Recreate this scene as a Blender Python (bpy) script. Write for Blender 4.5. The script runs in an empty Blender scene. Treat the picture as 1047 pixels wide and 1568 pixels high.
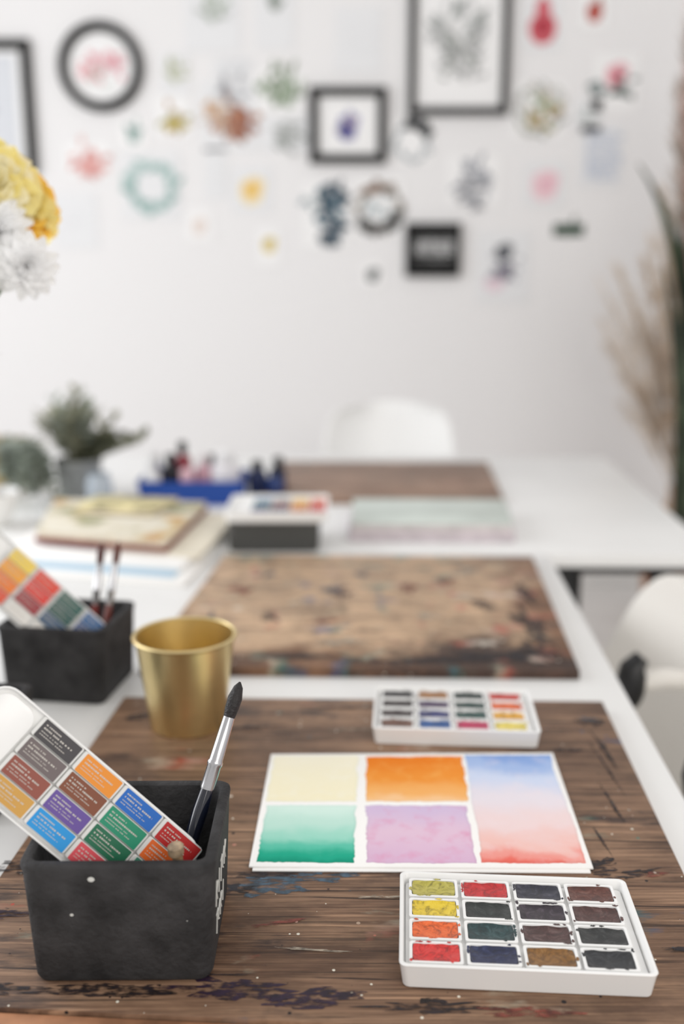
import bpy, bmesh, math, random
from mathutils import Vector, Matrix, noise
random.seed(7)
scene = bpy.context.scene
try:
    scene.view_settings.view_transform = 'Standard'
    scene.view_settings.look = 'None'
except Exception:
    pass

# ------------------------------------------------------------------ helpers
def lin(c):
    return tuple(((v/12.92) if v <= .04045 else ((v+.055)/1.055)**2.4) for v in c[:3]) + (1.0,)

_m = {}
def mat(name, col, rough=.6, metal=0.0, spec=.5, bump=0.0, bscale=200, var=0.0, vscale=20, coat=0, sub=0, trans=0):
    if name in _m: return _m[name]
    m = bpy.data.materials.new(name); m.use_nodes = True
    nt = m.node_tree; b = nt.nodes['Principled BSDF']
    b.inputs['Base Color'].default_value = lin(col)
    b.inputs['Roughness'].default_value = rough
    b.inputs['Metallic'].default_value = metal
    b.inputs['Specular IOR Level'].default_value = spec
    b.inputs['Coat Weight'].default_value = coat
    b.inputs['Transmission Weight'].default_value = trans
    tc = nt.nodes.new('ShaderNodeTexCoord')
    if var > 0:
        n = nt.nodes.new('ShaderNodeTexNoise'); n.inputs['Scale'].default_value = vscale; n.inputs['Detail'].default_value = 6
        nt.links.new(tc.outputs['Object'], n.inputs['Vector'])
        r = nt.nodes.new('ShaderNodeValToRGB')
        r.color_ramp.elements[0].position = .3; r.color_ramp.elements[1].position = .7
        r.color_ramp.elements[0].color = lin(tuple(max(0, v*(1-var)) for v in col))
        r.color_ramp.elements[1].color = lin(tuple(min(1, v*(1+var)+var*.08) for v in col))
        nt.links.new(n.outputs['Fac'], r.inputs['Fac']); nt.links.new(r.outputs['Color'], b.inputs['Base Color'])
    if bump > 0:
        n = nt.nodes.new('ShaderNodeTexNoise'); n.inputs['Scale'].default_value = bscale; n.inputs['Detail'].default_value = 4
        nt.links.new(tc.outputs['Object'], n.inputs['Vector'])
        bp = nt.nodes.new('ShaderNodeBump'); bp.inputs['Strength'].default_value = bump; bp.inputs['Distance'].default_value = .002
        nt.links.new(n.outputs['Fac'], bp.inputs['Height']); nt.links.new(bp.outputs['Normal'], b.inputs['Normal'])
    _m[name] = m
    return m

def cmat(prefix, col, **k):
    key = prefix + '_%02x%02x%02x' % tuple(int(max(0, min(1, v))*255) for v in col[:3])
    return mat(key, col, **k)

def root(name, loc=(0, 0, 0), rotz=0):
    e = bpy.data.objects.new(name, None); e.empty_display_size = .05
    e.location = loc; e.rotation_euler = (0, 0, rotz)
    scene.collection.objects.link(e)
    return e

def finish(bm, name, mats, parent=None, smooth=False, loc=None, rotz=0, autosm=None, M=None):
    bmesh.ops.recalc_face_normals(bm, faces=bm.faces) if autosm != 'keep' else None
    me = bpy.data.meshes.new(name); bm.to_mesh(me); bm.free()
    if not isinstance(mats, (list, tuple)): mats = [mats]
    for m in mats: me.materials.append(m)
    for p in me.polygons: p.use_smooth = smooth
    if smooth and autosm != 'full' and autosm != 'keep':
        try: me.set_sharp_from_angle(angle=math.radians(42))
        except Exception: pass
    o = bpy.data.objects.new(name, me); scene.collection.objects.link(o)
    if parent: o.parent = parent
    if loc: o.location = loc
    if rotz: o.rotation_euler = (0, 0, rotz)
    if M is not None: o.matrix_local = M
    return o

def box(name, size, loc, m, parent=None, bevel=.002, segs=2, rot=(0, 0, 0)):
    bm = bmesh.new(); bmesh.ops.create_cube(bm, size=1)
    for v in bm.verts: v.co = Vector((v.co.x*size[0], v.co.y*size[1], v.co.z*size[2]))
    if bevel > 0: bmesh.ops.bevel(bm, geom=bm.edges[:], offset=bevel, segments=segs, affect='EDGES', profile=.5)
    o = finish(bm, name, m, parent, smooth=True)
    o.location = loc; o.rotation_euler = rot
    return o

def prism(name, quad, z0, z1, m, parent=None, bevel=.0015):
    bm = bmesh.new()
    n = len(quad)
    lo = [bm.verts.new((x, y, z0)) for x, y in quad]
    hi = [bm.verts.new((x, y, z1)) for x, y in quad]
    bm.faces.new(hi); bm.faces.new(lo[::-1])
    for i in range(n):
        bm.faces.new((lo[i], lo[(i+1) % n], hi[(i+1) % n], hi[i]))
    if bevel > 0: bmesh.ops.bevel(bm, geom=bm.edges[:], offset=bevel, segments=2, affect='EDGES', profile=.5)
    return finish(bm, name, m, parent, smooth=True)

def rr(w, d, r, z, n=6, cx=0, cy=0):
    r = min(r, w/2-1e-5, d/2-1e-5); out = []
    for k, (sx, sy) in enumerate([(1, 1), (-1, 1), (-1, -1), (1, -1)]):
        for i in range(n+1):
            a = math.pi/2*(k + i/n)
            out.append(Vector((cx+sx*(w/2-r)+r*math.cos(a), cy+sy*(d/2-r)+r*math.sin(a), z)))
    return out

def loft_bm(bm, loops, cap0=True, cap1=True, mi=0):
    L = [[bm.verts.new(p) for p in lp] for lp in loops]
    n = len(L[0])
    for a, b in zip(L[:-1], L[1:]):
        for i in range(n):
            f = bm.faces.new((a[i], a[(i+1) % n], b[(i+1) % n], b[i])); f.material_index = mi
    if cap0: bm.faces.new(L[0][::-1]).material_index = mi
    if cap1: bm.faces.new(L[-1]).material_index = mi
    return L

def loft(name, loops, m, parent=None, cap0=True, cap1=True, smooth=True, **k):
    bm = bmesh.new(); loft_bm(bm, loops, cap0, cap1)
    return finish(bm, name, m, parent, smooth=smooth, **k)

def circ(r, z, n=48, cx=0, cy=0):
    return [Vector((cx+r*math.cos(2*math.pi*i/n), cy+r*math.sin(2*math.pi*i/n), z)) for i in range(n)]

def lathe(name, prof, m, parent=None, n=48, cx=0, cy=0, cap0=True, cap1=True, **k):
    return loft(name, [circ(r, z, n, cx, cy) for r, z in prof], m, parent, cap0, cap1, **k)

def tube_bm(bm, pts, rads, n=10, mi=0):
    loops = []
    for i, p in enumerate(pts):
        p = Vector(p)
        a = Vector(pts[max(0, i-1)]); b = Vector(pts[min(len(pts)-1, i+1)])
        d = (b-a).normalized()
        up = Vector((0, 1, 0)) if abs(d.y) < .9 else Vector((1, 0, 0))
        s = d.cross(up).normalized(); t = d.cross(s)
        loops.append([p + (s*math.cos(2*math.pi*j/n)+t*math.sin(2*math.pi*j/n))*rads[i] for j in range(n)])
    loft_bm(bm, loops, True, True, mi)

def tube(name, pts, rads, m, parent=None, n=12):
    bm = bmesh.new()
    if not isinstance(rads, (list, tuple)): rads = [rads]*len(pts)
    tube_bm(bm, pts, rads, n)
    return finish(bm, name, m, parent, smooth=True)

def leaf_bm(bm, base, d, length, width, up=Vector((0, 0, 1)), bend=.3, mi=0, nu=5, fold=.15, peak=.5):
    d = d.normalized(); s = d.cross(up)
    if s.length < .05: s = d.cross(Vector((1, 0, 0)))
    s.normalize(); nrm = s.cross(d).normalized()
    rows = []
    for i in range(nu+1):
        u = i/nu
        w = width*.5*max(.03, math.sin(math.pi*min(1, u**(math.log(.5)/math.log(peak)))))**.8
        c = base + d*length*u - nrm*bend*length*u*u
        rows.append([bm.verts.new(c - s*w + nrm*fold*w), bm.verts.new(c), bm.verts.new(c + s*w + nrm*fold*w)])
    for a, b in zip(rows[:-1], rows[1:]):
        for k in (0, 1):
            bm.faces.new((a[k], a[k+1], b[k+1], b[k])).material_index = mi

# ------------------------------------------------------------------ wood material
def wood(name, dark, mid, light, plank=.095, spk=1.0, patch=None, seed=0, stain=.5):
    m = bpy.data.materials.new(name); m.use_nodes = True; nt = m.node_tree; N = nt.nodes; Lk = nt.links
    b = N['Principled BSDF']; b.inputs['Roughness'].default_value = .5; b.inputs['Specular IOR Level'].default_value = .4
    tc = N.new('ShaderNodeTexCoord')
    def nz(sc, scale, det=6, rough=.6, off=0, dist=0):
        mp = N.new('ShaderNodeMapping'); mp.inputs['Scale'].default_value = sc
        mp.inputs['Location'].default_value = (seed+off, seed*.7, off)
        Lk.new(tc.outputs['Object'], mp.inputs['Vector'])
        n = N.new('ShaderNodeTexNoise'); n.inputs['Scale'].default_value = scale; n.inputs['Detail'].default_value = det; n.inputs['Roughness'].default_value = rough
        n.inputs['Distortion'].default_value = dist
        Lk.new(mp.outputs['Vector'], n.inputs['Vector']); return n.outputs['Fac']
    def ramp(fac, els):
        r = N.new('ShaderNodeValToRGB'); cr = r.color_ramp
        cr.elements[0].position = els[0][0]; cr.elements[0].color = els[0][1]
        cr.elements[1].position = els[-1][0]; cr.elements[1].color = els[-1][1]
        for p, c in els[1:-1]:
            e = cr.elements.new(p); e.color = c
        Lk.new(fac, r.inputs['Fac']); return r.outputs['Color']
    def mix(fac, a, c, bt='MIX'):
        x = N.new('ShaderNodeMix'); x.data_type = 'RGBA'; x.blend_type = bt
        if isinstance(fac, float): x.inputs[0].default_value = fac
        else: Lk.new(fac, x.inputs[0])
        for i, s in ((6, a), (7, c)):
            if isinstance(s, tuple): x.inputs[i].default_value = s
            else: Lk.new(s, x.inputs[i])
        return x.outputs[2]
    def math_(op, a, c=None, cl=False):
        x = N.new('ShaderNodeMath'); x.operation = op; x.use_clamp = cl
        for i, s in ((0, a), (1, c)):
            if s is None: continue
            if isinstance(s, (int, float)): x.inputs[i].default_value = s
            else: Lk.new(s, x.inputs[i])
        return x.outputs[0]
    W = (1, 1, 1, 1); K = (0, 0, 0, 1)
    def g(v): return (v, v, v, 1)
    g1 = nz((2.0, 22, 2), 3.0, 8, .65, 0, .6)
    col = ramp(g1, [(.30, lin(dark)), (.47, lin(mid)), (.70, lin(light))])
    g2 = nz((5, 220, 5), 3.0, 4, .6, 3)
    col = mix(.75, col, ramp(g2, [(.35, (.42, .38, .35, 1)), (.58, (1.0, 1.0, 1.0, 1))]), 'MULTIPLY')
    g2b = nz((2.2, 90, 2), 3.0, 5, .55, 23)
    col = mix(ramp(g2b, [(.57, K), (.65, g(.8))]), col, lin(tuple(v*.62 for v in dark)))
    g2c = nz((2.6, 110, 2), 3.0, 5, .55, 77)
    col = mix(ramp(g2c, [(.58, K), (.68, g(.6))]), col, lin(tuple(min(1, v*1.22) for v in light)))
    g3 = nz((1.5, 3, 1), 3.2, 6, .6, 5)
    col = mix(ramp(g3, [(.42, K), (.75, g(.65))]), col, lin(tuple(min(1, v*1.10) for v in light)))
    g3b = nz((1.3, 2.5, 1), 6.0, 6, .65, 51)
    col = mix(ramp(g3b, [(.48, K), (.66, g(.6))]), col, lin(tuple(v*.78 for v in dark)))
    if patch:
        sx = N.new('ShaderNodeSeparateXYZ'); Lk.new(tc.outputs['Generated'], sx.inputs[0])
        dx = math_('MULTIPLY', math_('SUBTRACT', sx.outputs[0], .46), 1.95)
        dy = math_('MULTIPLY', math_('SUBTRACT', sx.outputs[1], .62), 1.75)
        r2 = math_('ADD', math_('POWER', math_('ABSOLUTE', dx), 3.0), math_('POWER', math_('ABSOLUTE', dy), 3.0))
        nn = nz((1, 1, 1), 8.0, 7, .7, 9, .5)
        v = math_('ADD', r2, math_('MULTIPLY', math_('SUBTRACT', nn, .5), 2.6))
        pm = ramp(v, [(.50, g(.92)), (.95, K)])
        pc = ramp(nz((1, 1.6, 1), 14, 8, .75, 12, .8), [(.34, lin(tuple(p*.62 for p in patch))), (.45, lin(tuple(p*.88 for p in patch))), (.56, lin(patch)), (.70, lin(tuple(min(1, p*1.18) for p in patch)))])
        col = mix(pm, col, pc)
        dk = math_('ADD', math_('MULTIPLY', sx.outputs[0], .35), math_('SUBTRACT', .30, math_('MULTIPLY', sx.outputs[1], 1.25)))
        dk = math_('ADD', dk, math_('MULTIPLY', math_('SUBTRACT', nz((1, 1, 1), 6.5, 6, .65, 21), .5), 1.6))
        col = mix(ramp(dk, [(.34, K), (.54, g(.88))]), col, lin((.225, .165, .145)))
        g4p = nz((1, 1.4, 1), 11, 6, .7, 61)
        col = mix(ramp(g4p, [(.58, K), (.67, g(.65))]), col, lin((.38, .28, .23)))
    g4 = nz((1.4, 4.5, 1), 4.5, 7, .62, 14)
    col = mix(ramp(g4, [(.58, K), (.66, g(stain))]), col, lin((.13, .11, .13)))
    g5 = nz((1.6, 4 if not patch else 1.6, 1), 6.5 if not patch else 13, 5, .6, 31)
    hue = nz((1, 1, 1), 7.0, 2, .5, 37)
    hc = ramp(hue, [(.36, lin((.2, .32, .5))), (.45, lin((.18, .42, .38))), (.52, lin((.70, .66, .58))), (.58, lin((.68, .27, .2))), (.68, lin((.87, .84, .78)))])
    th0 = .60 if not patch else .55
    col = mix(ramp(g5, [(th0, K), (th0+.09, g(.65*spk))]), col, hc)
    for sc, th, cc in ((90, .10, None), (160, .12, lin((.9, .88, .82))), (120, .11, lin((.1, .08, .09)))):
        vo = N.new('ShaderNodeTexVoronoi'); vo.inputs['Scale'].default_value = sc
        Lk.new(tc.outputs['Object'], vo.inputs['Vector'])
        sp = N.new('ShaderNodeSeparateColor'); Lk.new(vo.outputs['Color'], sp.inputs[0])
        near = math_('LESS_THAN', vo.outputs['Distance'], math_('MULTIPLY', sp.outputs[1], th*2))
        few = math_('LESS_THAN', sp.outputs[0], .11*spk)
        msk = math_('MULTIPLY', near, few)
        col = mix(msk, col, cc if cc else hc)
    if plank:
        so = N.new('ShaderNodeSeparateXYZ'); Lk.new(tc.outputs['Object'], so.inputs[0])
        yy = math_('ADD', so.outputs[1], math_('MULTIPLY', so.outputs[0], .045))
        fr = math_('FRACT', math_('DIVIDE', yy, plank))
        ln = math_('LESS_THAN', math_('ABSOLUTE', math_('SUBTRACT', fr, .5)), .010)
        ln = math_('MULTIPLY', ln, ramp(nz((4, 1, 1), 4, 3, .5, 40), [(.40, g(.15)), (.55, g(.9))]))
        col = mix(ln, col, lin((.16, .10, .08)))
    Lk.new(col, b.inputs['Base Color'])
    bp = N.new('ShaderNodeBump'); bp.inputs['Strength'].default_value = .35; bp.inputs['Distance'].default_value = .0015
    Lk.new(g2, bp.inputs['Height']); Lk.new(bp.outputs['Normal'], b.inputs['Normal'])
    return m

# ------------------------------------------------------------------ base materials
M_wall = mat('wall_paint', (.922, .917, .917), .9, bump=.05, bscale=60)
M_floor = mat('floor_paint', (.86, .85, .84), .5, var=.03, vscale=6)
M_lam = mat('white_laminate', (.93, .93, .925), .38, var=.01, vscale=8)
M_white = mat('white_plastic', (.95, .95, .945), .3)
M_paper = mat('paper', (.97, .965, .955), .85, bump=.15, bscale=700)
M_black = mat('black_frame', (.035, .035, .035), .5, spec=.3)
M_dark = mat('chalky_black_plastic', (.185, .182, .185), .74, spec=.3, bump=.65, bscale=240, var=.25, vscale=42)
M_gold = mat('gold_metal', (.89, .81, .60), .35, metal=1.0, bump=.02, bscale=40, var=.03, vscale=30)
M_silver = mat('ferrule_metal', (.75, .75, .76), .22, metal=1.0)
M_leg = mat('black_metal', (.05, .05, .055), .4)

# ------------------------------------------------------------------ room
prism('floor', [(-3, -1.6), (2.4, -1.6), (2.4, 3.9), (-3, 3.9)], -.05, 0, M_floor, bevel=0)
box('wall_back', (5.4, .1, 2.9), (-.3, 3.95, 1.45), M_wall, bevel=0)
box('wall_right', (.1, 5.5, 2.9), (2.45, 1.15, 1.45), M_wall, bevel=0)
box('baseboard_back', (5.4, .015, .09), (-.3, 3.8915, .045), M_lam, bevel=.003)

# ------------------------------------------------------------------ desks
TZ = .75; BZ = .762
desk = root('desk', (0, 0, 0))
prism('top', [(-.76, .50), (.294, .445), (.358, 1.662), (-.70, 1.688)], TZ-.028, TZ, M_lam, desk, .003)
for i, (x, y) in enumerate([(-.70, .58), (.24, .54), (.30, 1.58), (-.64, 1.60)]):
    tube('leg_%d' % (i+1), [(x, y, 0), (x, y, TZ-.028)], .022, M_lam, desk)
desk2 = root('desk', (0, 0, 0))
prism('top', [(-1.05, 1.702), (.655, 1.662), (.705, 2.635), (-1.0, 2.70)], TZ-.026, TZ, M_lam, desk2, .003)
def legframe(par, x, y0, y1, tag):
    bm = bmesh.new()
    tube_bm(bm, [(x, y0, 0), (x+.0, y0+.02, TZ-.06)], [.016, .016], 8)
    tube_bm(bm, [(x, y1, 0), (x+.0, y1-.02, TZ-.06)], [.016, .016], 8)
    tube_bm(bm, [(x, y0-.02, TZ-.044), (x, y1+.02, TZ-.044)], [.018, .018], 8)
    tube_bm(bm, [(x, y0, .25), (x, y1, .25)], [.012, .012], 8)
    finish(bm, 'leg_frame_'+tag, M_leg, par, smooth=True)
legframe(desk2, .58, 1.74, 2.56, '1'); legframe(desk2, .43, 1.76, 2.56, '2'); legframe(desk2, -.85, 1.78, 2.60, '3')
box('apron', (1.62, .02, .030), (-.18, 1.76, TZ-.043), M_leg, desk2, rot=(0, 0, -.023))

# ------------------------------------------------------------------ painting boards
W1 = wood('board_wood_front', (.32, .225, .17), (.49, .375, .295), (.62, .495, .395), plank=.088, seed=2.3, stain=.75)
W2 = wood('board_wood_middle', (.34, .23, .17), (.48, .35, .26), (.60, .45, .34), plank=0, patch=(.77, .65, .53), seed=5.1, spk=1.0, stain=.5)
W3 = wood('board_wood_far', (.46, .36, .30), (.56, .45, .38), (.64, .53, .46), plank=0, seed=8.4, stain=.3, spk=.5)
b1 = prism('painting_board', [(-.275, .549), (.256, .514), (.286, 1.018), (-.2418, 1.030)], TZ, BZ, W1, bevel=.0015)
prism('front_batten', [(-.278, .522), (.255, .487), (.2558, .5135), (-.276, .5485)], TZ, BZ-.003, mat('batten_wood', (.60, .42, .30), .6, var=.25, vscale=25), b1, .0015)
b2 = prism('painting_board', [(-.2428, 1.119), (.2818, 1.105), (.3187, 1.606), (-.197, 1.62)], TZ, BZ, W2, bevel=.0015)
b3 = prism('painting_board', [(-.175, 2.055), (.342, 2.045), (.370, 2.50), (-.153, 2.509)], TZ, BZ, W3, bevel=.0015)

def splat(bm, cx, cy, z, rx, ry, rot, seed, mi=0, n=36, rag=.45):
    vs = []
    for i in range(n):
        a = 2*math.pi*i/n
        r = 1 + rag*noise.noise(Vector((math.cos(a)*2.2+seed*7.3, math.sin(a)*2.2, seed)))*1.6 + .12*math.sin(9*a+seed)
        x = rx*r*math.cos(a); y = ry*r*math.sin(a)
        vs.append(bm.verts.new((cx+x*math.cos(rot)-y*math.sin(rot), cy+x*math.sin(rot)+y*math.cos(rot), z)))
    c = bm.verts.new((cx, cy, z+.00005))
    for i in range(n):
        bm.faces.new((vs[i], vs[(i+1) % n], c)).material_index = mi

def stainmat(col, amt=.85, sc=120):
    m = cmat('dried_paint', col, rough=.5, var=.35, vscale=120)
    nt = m.node_tree; b = nt.nodes['Principled BSDF']
    tc = nt.nodes.new('ShaderNodeTexCoord'); mp = nt.nodes.new('ShaderNodeMapping'); mp.inputs['Scale'].default_value = (1, 3.5, 1)
    n = nt.nodes.new('ShaderNodeTexNoise'); n.inputs['Scale'].default_value = sc; n.inputs['Detail'].default_value = 6
    r = nt.nodes.new('ShaderNodeValToRGB'); r.color_ramp.elements[0].position = .38; r.color_ramp.elements[1].position = .54
    r.color_ramp.elements[1].color = (amt, amt, amt, 1)
    nt.links.new(tc.outputs['Object'], mp.inputs['Vector']); nt.links.new(mp.outputs['Vector'], n.inputs['Vector']); nt.links.new(n.outputs['Fac'], r.inputs['Fac']); nt.links.new(r.outputs['Color'], b.inputs['Alpha'])
    return m
stain_cols = [(.10, .08, .10), (.22, .30, .36), (.13, .07, .16), (.42, .2, .16), (.6, .56, .5)]
SM = [stainmat(c) for c in stain_cols]
bm = bmesh.new()
S = [(-.055, .676, .030, .012, .1, 1), (-.02, .686, .026, .006, .05, 1), (-.06, .69, .024, .004, 0, 0), (-.085, .672, .016, .006, 0, 0), (.205, .700, .016, .009, .5, 0), (.225, .69, .02, .004, .3, 0), (.214, .74, .0012, .02, .1, 0),
     (-.075, .562, .038, .009, -.1, 2), (-.155, .560, .045, .006, 0, 0), (-.02, .552, .032, .008, .1, 2), (-.24, .562, .04, .006, 0, 0), (.06, .545, .035, .005, 0, 0), (.12, .540, .03, .004, 0, 3),
     (-.10, .575, .04, .0012, 0, 0), (.238, .80, .0014, .03, .06, 0), (.25, .87, .0012, .05, .06, 0), (.258, .90, .003, .03, .06, 0), (-.21, .98, .018, .008, .3, 0), (.225, .90, .018, .003, 0, 0), (.26, .965, .014, .010, 0, 0),
     (-.02, .60, .024, .0012, -.1, 4), (-.045, .63, .018, .002, .2, 3), (.26, .97, .01, .003, -.5, 1), (.244, .69, .012, .003, .2, 3), (.0, .72, .004, .003, 0, 4), (-.10, .95, .03, .004, .1, 0), (-.24, .70, .03, .010, .1, 0), (-.25, .64, .02, .006, .1, 2),
     (.24, .60, .02, .003, 0, 0), (.03, .66, .018, .0016, 0, 4), (-.05, .82, .012, .003, 0, 3), (.0, 1.0, .04, .003, 0, 0), (.01, .945, .03, .0015, 0, 4), (-.17, 1.01, .03, .006, 0, 0), (.15, 1.005, .03, .004, 0, 0)]
for i, (x, y, a, b_, r, k) in enumerate(S): splat(bm, x, y, BZ+.0002+.00002*i, a, b_, r, i+1, k, rag=.6)
random.seed(11)
for i in range(170):
    x = random.uniform(-.25, .25); y = random.uniform(.55, 1.01); s = random.uniform(.0003, .0010)
    splat(bm, x, y, BZ+.0010, s, s*random.uniform(.6, 1), 0, i, random.choice([0, 0, 0, 1, 3, 4]), n=10, rag=.2)
o = finish(bm, 'paint_stains', SM, b1)
bm = bmesh.new()
S = [(-.005, 1.41, .020, .030, .3, 2), (-.02, 1.425, .016, .018, .3, 1), (-.10, 1.3, .014, .022, 0, 0), (.10, 1.43, .014, .026, 0, 3), (.2, 1.35, .016, .03, .4, 0), (.252, 1.25, .020, .08, .1, 0),
     (.10, 1.135, .12, .012, 0, 0), (-.06, 1.15, .08, .012, 0, 0), (.2, 1.15, .09, .022, 0, 0), (.03, 1.5, .016, .018, 0, 1), (-.12, 1.5, .018, .016, 0, 1), (.2, 1.52, .024, .016, 0, 4), (.24, 1.17, .03, .03, 0, 0), (-.18, 1.3, .006, .03, 0, 1),
     (.05, 1.55, .03, .01, .2, 4), (-.06, 1.36, .02, .01, .5, 4), (.12, 1.3, .025, .014, -.4, 4), (-.02, 1.28, .03, .01, .3, 3), (.27, 1.4, .012, .06, .1, 0), (.0, 1.2, .04, .012, .1, 4), (.16, 1.46, .02, .02, 0, 3), (-.15, 1.42, .02, .02, 0, 3)]
for i, (x, y, a, b_, r, k) in enumerate(S): splat(bm, x, y, BZ+.0002+.00003*i, a*.8, b_*.8, r, i+31, k, rag=.7)
finish(bm, 'paint_stains', SM, b2)

# ------------------------------------------------------------------ watercolor paint sets
def paint_mat(col):
    key = 'pan_paint_%02x%02x%02x' % tuple(int(v*255) for v in col)
    if key in _m: return _m[key]
    m = bpy.data.materials.new(key); m.use_nodes = True; nt = m.node_tree; b = nt.nodes['Principled BSDF']
    b.inputs['Roughness'].default_value = .35; b.inputs['Coat Weight'].default_value = .5; b.inputs['Coat Roughness'].default_value = .2
    tc = nt.nodes.new('ShaderNodeTexCoord'); n = nt.nodes.new('ShaderNodeTexNoise'); n.inputs['Scale'].default_value = 110; n.inputs['Detail'].default_value = 6
    n.inputs['Distortion'].default_value = 1.8; n.inputs['Roughness'].default_value = .65
    nt.links.new(tc.outputs['Object'], n.inputs['Vector'])
    r = nt.nodes.new('ShaderNodeValToRGB'); cr = r.color_ramp
    cr.elements[0].position = .3; cr.elements[0].color = lin(tuple(v*.55 for v in col))
    cr.elements[1].position = .52; cr.elements[1].color = lin(col)
    e = cr.elements.new(.74); e.color = lin(tuple(min(1, v*.85+.18) for v in col))
    nt.links.new(n.outputs['Fac'], r.inputs['Fac']); nt.links.new(r.outputs['Color'], b.inputs['Base Color'])
    bp = nt.nodes.new('ShaderNodeBump'); bp.inputs['Strength'].default_value = .5; bp.inputs['Distance'].default_value = .0015
    nt.links.new(n.outputs['Fac'], bp.inputs['Height']); nt.links.new(bp.outputs['Normal'], b.inputs['Normal'])
    _m[key] = m; return m

def paint_set(loc, rotz, rows, seed=0):
    R = root('watercolor_paint_set', loc, rotz); rnd = random.Random(seed)
    w, d = .166, .106
    loft('tray', [rr(w-.008, d-.008, .004, 0), rr(w-.005, d-.005, .005, .0008), rr(w-.001, d-.001, .005, .0165), rr(w, d, .005, .018), rr(w-.001, d-.001, .005, .0186),
                  rr(w-.0045, d-.0045, .004, .0186), rr(w-.0055, d-.0055, .004, .018), rr(w-.007, d-.007, .004, .0095)], M_white, R)
    bm = bmesh.new(); pm = []; bp = bmesh.new(); bs = bmesh.new(); sm = []
    px, py = .0378, .0240; pw, pd = .0355, .0218
    for j, row in enumerate(rows):
        for i, c in enumerate(row):
            cx = (i-1.5)*px - .0018; cy = (1.5-j)*py
            loft_bm(bm, [rr(pw-.002, pd-.002, .001, .0095, 2, cx, cy), rr(pw, pd, .0015, .0165, 2, cx, cy), rr(pw-.0008, pd-.0008, .0015, .0169, 2, cx, cy), rr(pw-.0040, pd-.0034, .0014, .0167, 2, cx, cy), rr(pw-.0050, pd-.0044, .0016, .0122, 2, cx, cy)], True, True)
            pm.append(paint_mat(c)); k = len(pm)-1
            nx, ny = 14, 10; g = []
            hw, hd = (pw-.0042)/2, (pd-.0036)/2
            for b_ in range(ny+1):
                rw = []
                for a_ in range(nx+1):
                    u = a_/nx*2-1; v = b_/ny*2-1
                    x = u*hw*(1-.06*v*v); y = v*hd*(1-.06*u*u)
                    z = .0160 - .0014*(1-u**4)*(1-v**4) + .0009*noise.noise(Vector((x*160+seed+i*3, y*160+j*5, 1.3)))
                    rw.append(bp.verts.new((cx+x, cy+y, z)))
                g.append(rw)
            for b_ in range(ny):
                for a_ in range(nx):
                    bp.faces.new((g[b_][a_], g[b_][a_+1], g[b_+1][a_+1], g[b_+1][a_])).material_index = k
            for q in range(rnd.randint(3, 6)):
                side = rnd.choice([0, 1, 2, 3]); t = rnd.uniform(-.45, .45)
                sx = cx + (t*pw if side < 2 else (pw/2-.0012)*(1 if side == 2 else -1))
                sy = cy + ((pd/2-.0010)*(1 if side == 0 else -1) if side < 2 else t*pd)
                splat(bs, sx, sy, .01705, rnd.uniform(.001, .003) if side < 2 else .0010, .0009 if side < 2 else rnd.uniform(.001, .0025), 0, rnd.random()*50, k, n=16, rag=.6)
    loft('insert', [rr(w-.009, d-.009, .003, .0092), rr(w-.009, d-.009, .003, .0118)], M_white, R)
    finish(bm, 'pans', M_white, R, smooth=True)
    finish(bp, 'paint_cakes', pm, R, smooth=True)
    finish(bs, 'paint_smears', pm, R)
    return R

rows1 = [[(.72, .68, .28), (.76, .10, .12), (.13, .13, .20), (.36, .18, .13)],
         [(.90, .78, .16), (.10, .13, .12), (.17, .12, .17), (.29, .16, .14)],
         [(.92, .40, .14), (.08, .22, .23), (.30, .19, .18), (.13, .14, .14)],
         [(.84, .16, .14), (.08, .12, .28), (.52, .35, .12), (.12, .13, .15)]]
paint_set((.1230, .6085, BZ), math.radians(-3.6), rows1, 3)
rows2 = [[(.12, .11, .12), (.62, .42, .22), (.08, .16, .15), (.78, .18, .12)],
         [(.16, .12, .12), (.28, .20, .34), (.06, .22, .20), (.88, .38, .12)],
         [(.22, .17, .17), (.16, .18, .42), (.05, .26, .24), (.92, .68, .2)],
         [(.42, .28, .22), (.12, .32, .58), (.75, .15, .35), (.92, .84, .40)]]
paint_set((.1160, .9590, BZ), math.radians(-3.6), rows2, 9)

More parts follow.
